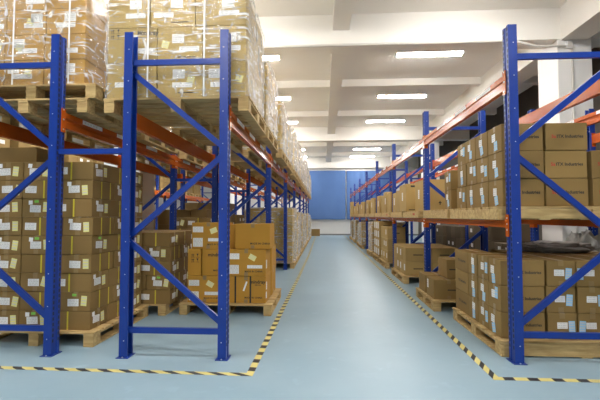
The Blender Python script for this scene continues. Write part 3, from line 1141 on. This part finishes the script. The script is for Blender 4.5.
# shelf level: printed cartons behind the right end frame
pallet(1.62, 2.46, 3.72, 5.10, 1.252, 'wooden pallet on the right shelf under the printed cartons', 'wooden pallets on the right shelf', h=.125, boards='SF')
pallet(2.48, 3.12, 3.76, 4.5, 1.252, 'small pallet at the back of the right shelf behind the printed cartons', 'wooden pallets on the right shelf', h=.125)
GP = 'printed cartons on the right shelf'
pl = 'on the right shelf'
h = .263
for k in range(3):
    z = 1.381 + k * h
    x = 1.69
    for i in range(3):
        if i == 2 and k == 2: continue
        w = .39
        o, dm = carton(x, x + w, 3.78, 4.10, z, h, 'card_tan', 'carton printed with a company name, %s, %s, on right shelf' % (layer_name(k, 3), 'front corner' if i == 0 else '%s along its front' % ORD[i]), GP, BRAND(w, h), taped='X')
        if i == 0: white_blue(o, dm, '-X', R)
        x += w + .008 + (.02 if i == 1 else 0)
    y = 4.10
    for i in range(3):
        if k == 2 and i == 2: dd = .27
        else: dd = .32 - .02 * (k == 1)
        o, dm = carton(1.69, 2.08, y, y + dd, z, h, 'card_tan', 'labelled carton, %s, %s along the aisle side, on right shelf' % (layer_name(k, 3), ORD[i + 1]), GP, (), taped='X')
        white_blue(o, dm, '-X', R)
        y += dd
pallet(1.62, 2.62, 5.18, 6.44, 1.252, 'wooden pallet on the right shelf just before the second upright', 'wooden pallets on the right shelf', h=.125, boards='SF')
for k in range(2):
    o, dm = carton(1.71, 2.10, 5.32, 5.60, 1.381 + k * .262, .262, 'card_tan', '%s of two stacked cartons on the right shelf behind the printed ones' % ('lower', 'upper')[k], GP, (), taped='X')
    white_blue(o, dm, '-X', R)
    o, dm = carton(2.12, 2.51, 5.32, 5.62, 1.381 + k * .262, .262, 'card_tan', '%s carton beside the two stacked ones, deeper on the right shelf' % ('lower', 'upper')[k], GP, (), taped='X')
# second bay and beyond: large single cartons in a row
GL = 'large cartons in a row on the right shelf'
big = [(6.74, 1.70, .62, .62, .535), (7.55, 1.58, .62, .62, .53), (8.32, 1.62, .66, .5, .46), (8.90, 1.64, .62, .42, .44), (9.62, 1.64, .62, .50, .50), (10.2, 1.63, .6, .46, .54), (10.78, 1.66, .6, .5, .47), (11.4, 1.62, .6, .5, .50),
       (12.5, 1.62, .6, .55, .46), (13.2, 1.66, .6, .55, .52), (13.9, 1.62, .6, .5, .44), (14.5, 1.64, .6, .5, .5), (15.5, 1.62, .6, .6, .46), (16.3, 1.62, .6, .6, .5), (17.1, 1.62, .6, .55, .42),
       (18.4, 1.62, .6, .6, .45), (19.2, 1.62, .6, .6, .4), (20.1, 1.62, .6, .6, .42), (21.3, 1.6, .6, .6, .5), (22.4, 1.58, .6, .7, .72)]
for i, (y, x, w, d, hh) in enumerate(big):
    pr = []
    if i == 0: pr = [('row', '-Y', -.06, .10, .06)]
    if i == 1: pr = [('bar', '-Y', -.22, .18, hh - .07, hh - .035, 'ink'), ('bar', '-Y', -.26, .26, .02, .035, 'ink')]
    lab = ['large tan carton with black marks just beyond the second right upright', 'large tan carton with a black top stripe beyond the second right upright'][i] if i < 2 else 'large tan carton in the row on the right shelf, %s from the near end' % (ORD[i] if i < 14 else ORD[i - 14].replace('first', 'fifteenth').replace('second', 'sixteenth').replace('third', 'seventeenth').replace('fourth', 'eighteenth').replace('fifth', 'nineteenth').replace('sixth', 'twentieth'))
    o, dm = carton(x, x + w, y, y + d, 1.381, hh, 'card_lit', lab, GL, pr, taped='X' if i < 6 else None, rot=.02)
    if i % 2 == 1 or i == 0: decal(o, dm, '-X', R.uniform(-.05, .12), hh * .55, .09, .16, 'paper', 'shipping_label', 4)
py = [(6.70, 7.95, True), (8.05, 9.36, False), (9.60, 10.85, True), (10.95, 12.2, False), (12.48, 13.75, False), (13.85, 15.1, True), (15.45, 16.7, False), (16.8, 18.0, False), (18.35, 19.6, False), (19.7, 20.95, False), (21.36, 23.4, False)]
for i, (a, c, st) in enumerate(py):
    pallet(1.60, 2.74, a, c, 1.252, 'wooden pallet on the right shelf, %s beyond the second upright' % ORD[i], 'wooden pallets on the right shelf', h=.125, stamp=st, boards='SF')

# floor level, first bay: stack of labelled cartons
GA = 'cartons of the floor stack behind the right end frame'
pallet(1.62, 3.15, 3.73, 5.06, 0, 'wooden floor pallet behind the right end frame', boards='F')
h, z0 = .243, .147
for k in range(3):
    z = z0 + k * h
    ln = layer_name(k, 3)
    o, dm = carton(1.66, 2.07, 3.80, 4.08, z, h, 'card_tan', 'carton with printed front, %s, front corner, right floor stack' % ln, GA, [('text', '5a', '-Y', -.12, h * .52, .044, 'ink'), ('text', 'ITX Industries', '-Y', .06, h * .52, .038, 'ink')], taped='X')
    white_blue(o, dm, '-X', R, -.04)
    x = 2.08
    for i in range(4):
        o, dm = carton(x, x + .27, 3.80, 4.20, z, h, 'card_tan', 'carton with white and blue labels, %s, %s along front, right floor stack' % (ln, ORD[i + 1]), GA, (), taped='Y')
        u = R.uniform(-.02, .0)
        decal(o, dm, '-Y', u, h * .52, .092, .058, 'paper', 'white_label', 3, R.uniform(-.04, .04))
        decal(o, dm, '-Y', u + R.choice((.085, .085, -.08)), h * .48, .056, .105, 'blue_note', 'blue_label', 4, R.uniform(-.12, .12))
        x += .274
    y = 4.085
    for i in range(2):
        o, dm = carton(1.66, 2.06, y, y + .265, z, h, 'card_tan', 'carton with white and blue labels, %s, %s along side, right floor stack' % (ln, ORD[i + 1]), GA, (), taped='X')
        white_blue(o, dm, '-X', R)
        y += .27
    o, dm = carton(1.66, 1.93, y, y + .44, z, h, 'card_tan', 'carton with dark print facing the aisle, %s, rear end, right floor stack' % ln, GA, [('text', 'ITX Industries', '-X', .02, h * .5, .042, 'ink')], taped='Y')
    if k == 2:
        x = 2.08
        for i in range(4):
            for j in range(2):
                carton(x, x + .27, 4.22 + j * .405, 4.62 + j * .405, z, h, 'card_tan', 'carton of the top layer, %s from aisle, %s row back, right floor stack' % (ORD[i], ORD[j + 1]), GA, (), taped='Y')
            x += .274
    elif k < 2:
        x = 2.08
        for i in range(4):
            carton(x, x + .27, 4.62, 5.02, z, h, 'card_tan', 'carton in the back row, %s, %s from aisle, right floor stack' % (ln, ORD[i]), GA, (), taped=None)
            x += .274

# second floor pallet, pushed out into the aisle
pallet(1.48, 2.65, 5.42, 6.42, 0, 'wooden floor pallet pushed towards the aisle before the second right upright')
GB = 'brown cartons on the pallet pushed towards the aisle'
o, dm = carton(1.52, 1.94, 5.50, 5.90, .147, .265, 'card_tan', 'front brown carton on the pallet pushed towards the aisle', GB, [('bar', '-Y', -.02, .17, .12, .135, 'ink')], taped='Y'); decal(o, dm, '-X', -.12, .17, .07, .12, 'paper', 'white_label', 3)
o, dm = carton(1.52, 1.94, 5.96, 6.36, .147, .262, 'card_tan', 'rear brown carton on the pallet pushed towards the aisle', GB, (), taped='Y')
o, dm = carton(1.96, 2.4, 5.50, 5.92, .147, .265, 'card_tan', 'brown carton under the raised one, beside the front carton on that pallet'.replace('that pallet', 'the pushed-out pallet'), GB, (), taped='Y')
o, dm = carton(1.72, 2.14, 5.60, 6.02, .414, .265, 'card_tan', 'raised brown carton on the second layer of the pushed-out pallet', GB, [('bar', '-Y', -.17, -.02, .12, .135, 'ink')], taped='Y')
o, dm = carton(1.96, 2.4, 5.96, 6.36, .147, .262, 'card_tan', 'inner rear brown carton on the pallet pushed towards the aisle', GB, (), taped='Y')

# further floor stacks along the right rack
def right_stack(y0, nd, d, h, n, place, x0=1.58, w=.44, cols=2, mat='card_lit', white=.7, bars=True, big_white=False):
    for k in range(n):
        ln = layer_name(k, n)
        for i in range(nd):
            for c in range(cols):
                if i > 0 and c > 0 and k < n - 1: continue
                lab = 'tan carton, %s, %s along %s, %s' % (ln, ORD[i] if c == 0 else ORD[c], 'the aisle side' if c == 0 else ('its front' if i == 0 else 'inner row %d' % (i)), place)
                if c > 0 and i > 0: lab = 'tan carton, %s, inner column, %s row, %s' % (ln, ORD[i], place)
                pr = [('bar', '-Y', -.10, .08, h * .45, h * .52, 'ink')] if bars and i == 0 else []
                o, dm = carton(x0 + c * (w + .005), x0 + c * (w + .005) + w, y0 + i * (d + .004), y0 + i * (d + .004) + d, .147 + k * h, h, mat, lab, 'tan cartons on the floor along the right rack', pr, rot=.012)
                if c == 0 and R.random() < white:
                    if big_white: decal(o, dm, '-X', 0, h * .5, d * .62, h * .7, 'paper', 'white_label', 4)
                    else: decal(o, dm, '-X', R.uniform(-.05, .05), h * .55, .10, .12, 'paper', 'white_label', 3)


pallet(1.52, 2.68, 7.58, 8.92, 0, 'wooden floor pallet before the third right upright, near the tape')
right_stack(7.65, 4, .31, .265, 2, 'on low stack before third upright', w=.5)
pallet(1.52, 2.68, 9.72, 10.9, 0, 'wooden floor pallet just past the third right upright')
right_stack(9.75, 3, .37, .29, 3, 'on stack past third upright', w=.45, cols=1)
pallet(1.52, 2.68, 11.1, 12.26, 0, 'wooden floor pallet before the fourth right upright')
right_stack(11.15, 3, .37, .25, 4, 'on tall stack before fourth upright', white=1., w=.45, big_white=True, cols=1)
GRF = 'wrapped loads on the floor along the right rack'
for i, (a, c, hh) in enumerate(((12.6, 13.7, .95), (15.46, 16.55, .9), (16.7, 17.8, .8), (19.0, 20.1, .95), (21.4, 22.6, .9))):
    pallet(1.50, 2.68, a - .02, c + .02, 0, 'wooden floor pallet along the right rack, %s past the fourth upright' % ORD[i])
    load(1.56 - (.06 if i == 1 else 0), 2.62, a, c, .145, hh, [.5, .5], [.38, .38, .38], 3, '%s load on the floor along the right rack, %s past fourth upright' % ('film-wrapped white' if i in (1,) else 'film-wrapped carton', ORD[i]), GRF, aisle=-1, mat='card_lit', seed=140 + i, prints=False, amp=.012)

# second right row: goods behind, their shade put into the carton colour
GRB = 'goods in the second right row'
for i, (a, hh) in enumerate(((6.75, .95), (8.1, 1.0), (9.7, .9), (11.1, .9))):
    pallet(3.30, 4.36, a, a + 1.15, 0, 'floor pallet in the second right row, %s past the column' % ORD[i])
    load(3.32, 4.34, a + .02, a + 1.12, .145, hh - .3 * (i == 0), [.5, .5], [.38, .38, .38], 3, 'shaded stacked carton load in the second right row, %s beyond the front bay' % ORD[i], GRB, aisle=-1, mat='card_shaded', seed=160 + i, prints=False, film=False)
pallet(3.30, 4.40, 3.80, 4.9, 0, 'empty floor pallet in the second right row beside the right floor stack')


def bag(cx, cy, z, w, d, h, label, seed, mat='grey_plastic'):
    bm = bmesh.new()
    bmesh.ops.create_icosphere(bm, subdivisions=5, radius=1)
    o_ = Vector((seed * 3.1, seed * 1.7, 0))
    for v in bm.verts:
        p = v.co.copy()
        s_ = 1 + .22 * noise.noise(p * 2.2 + o_) + .20 * noise.noise(p * 5 + o_) + .10 * noise.noise(p * 11 + o_)
        x, y, zz = p.x * s_, p.y * s_, p.z * s_
        sx = math.copysign(abs(x) ** .75, x); sy = math.copysign(abs(y) ** .75, y)
        v.co = Vector((sx * w / 2, sy * d / 2, max(0., zz * .75 + .55) * h / 1.3))
    q = MB(); q.add_bm(bm, mat)
    o = q.build('plastic_bag', None, (cx, cy, z), smooth=True)
    tag(o, label, 'plastic bag', 'grey plastic bags')
    if h < .3: return o
    # gathered neck
    bm = bmesh.new()
    bmesh.ops.create_cone(bm, segments=14, radius1=.02, radius2=.05, depth=.07, cap_ends=True)
    for v in bm.verts:
        v.co += Vector((.1 * w, 0, h + .015)) + .01 * Vector((noise.noise(v.co * 60), noise.noise(v.co * 50), 0))
    q = MB(); q.add_bm(bm, mat); q.build('bag_neck', o, smooth=True)
    return o


zt = .147 + 3 * .243
bag(2.68, 4.72, zt, .78, .46, .12, 'grey crumpled plastic bag lying on the right floor stack, nearer the upright', 1)
bag(3.70, 5.84, 0, .54, .62, 1.02, 'tall pale plastic bag standing behind the right floor stack, by the column', 2, 'pale_plastic')

# second right row, shelf level
for i, a in enumerate((3.8, 5.15)):
    pallet(3.34, 4.38, a, a + 1.2, 1.252, 'pallet on the second right shelf, %s from the front' % ORD[i], 'wooden pallets on the right shelf', h=.125)
for k in range(2):
    for i in range(3):
        carton(3.40 + i * .33, 3.72 + i * .33, 4.0, 4.4, 1.381 + k * .262, .262, 'card_tan', 'carton at right photo edge, second right row, %s, %s from aisle' % (('lower layer', 'upper layer')[k], ORD[i]), 'cartons on the second right shelf', BRAND(.33, .262) if i == 0 else ())
for i, (y, hh) in enumerate(((6.8, .5), (7.6, .4), (8.3, .5), (9.8, .5), (10.6, .4))):
    pass

# lone carton by the back wall
o, dm = carton(-.78, -.20, 25.2, 25.7, 0, .45, 'card_tan', 'lone tan carton on the floor by the white back wall', None, ())

# ------------------------------------------------------------------ camera, world, view
F, VX, VY, HC = 390., 23., 16., 1.29
th, ph = math.atan(VX / F), math.atan(VY / F)
fw = Vector((-math.sin(th) * math.cos(ph), math.cos(th) * math.cos(ph), math.sin(ph)))
rt = Vector((math.cos(th), math.sin(th), 0))
up = rt.cross(fw)
cam = bpy.data.cameras.new('camera')
cam.sensor_width = 36
cam.lens = 36 * F / 600
cam.clip_end = 200
co = bpy.data.objects.new('camera', cam)
COL.objects.link(co)
M = Matrix((rt, up, -fw)).transposed().to_4x4()
M.translation = Vector((0, 0, HC))
co.matrix_world = M
S.camera = co

wd = bpy.data.worlds.new('world')
S.world = wd
wd.use_nodes = True
wd.node_tree.nodes['Background'].inputs['Color'].default_value = (.05, .05, .05, 1)

S.view_settings.view_transform = 'Standard'
S.view_settings.look = 'None'
S.view_settings.gamma = 1
S.view_settings.use_curve_mapping = False
S.view_settings.exposure = 1.36
S.cycles.use_denoising = True
S.cycles.max_bounces = 10
S.cycles.transparent_max_bounces = 24
S.cycles.sample_clamp_indirect = 8
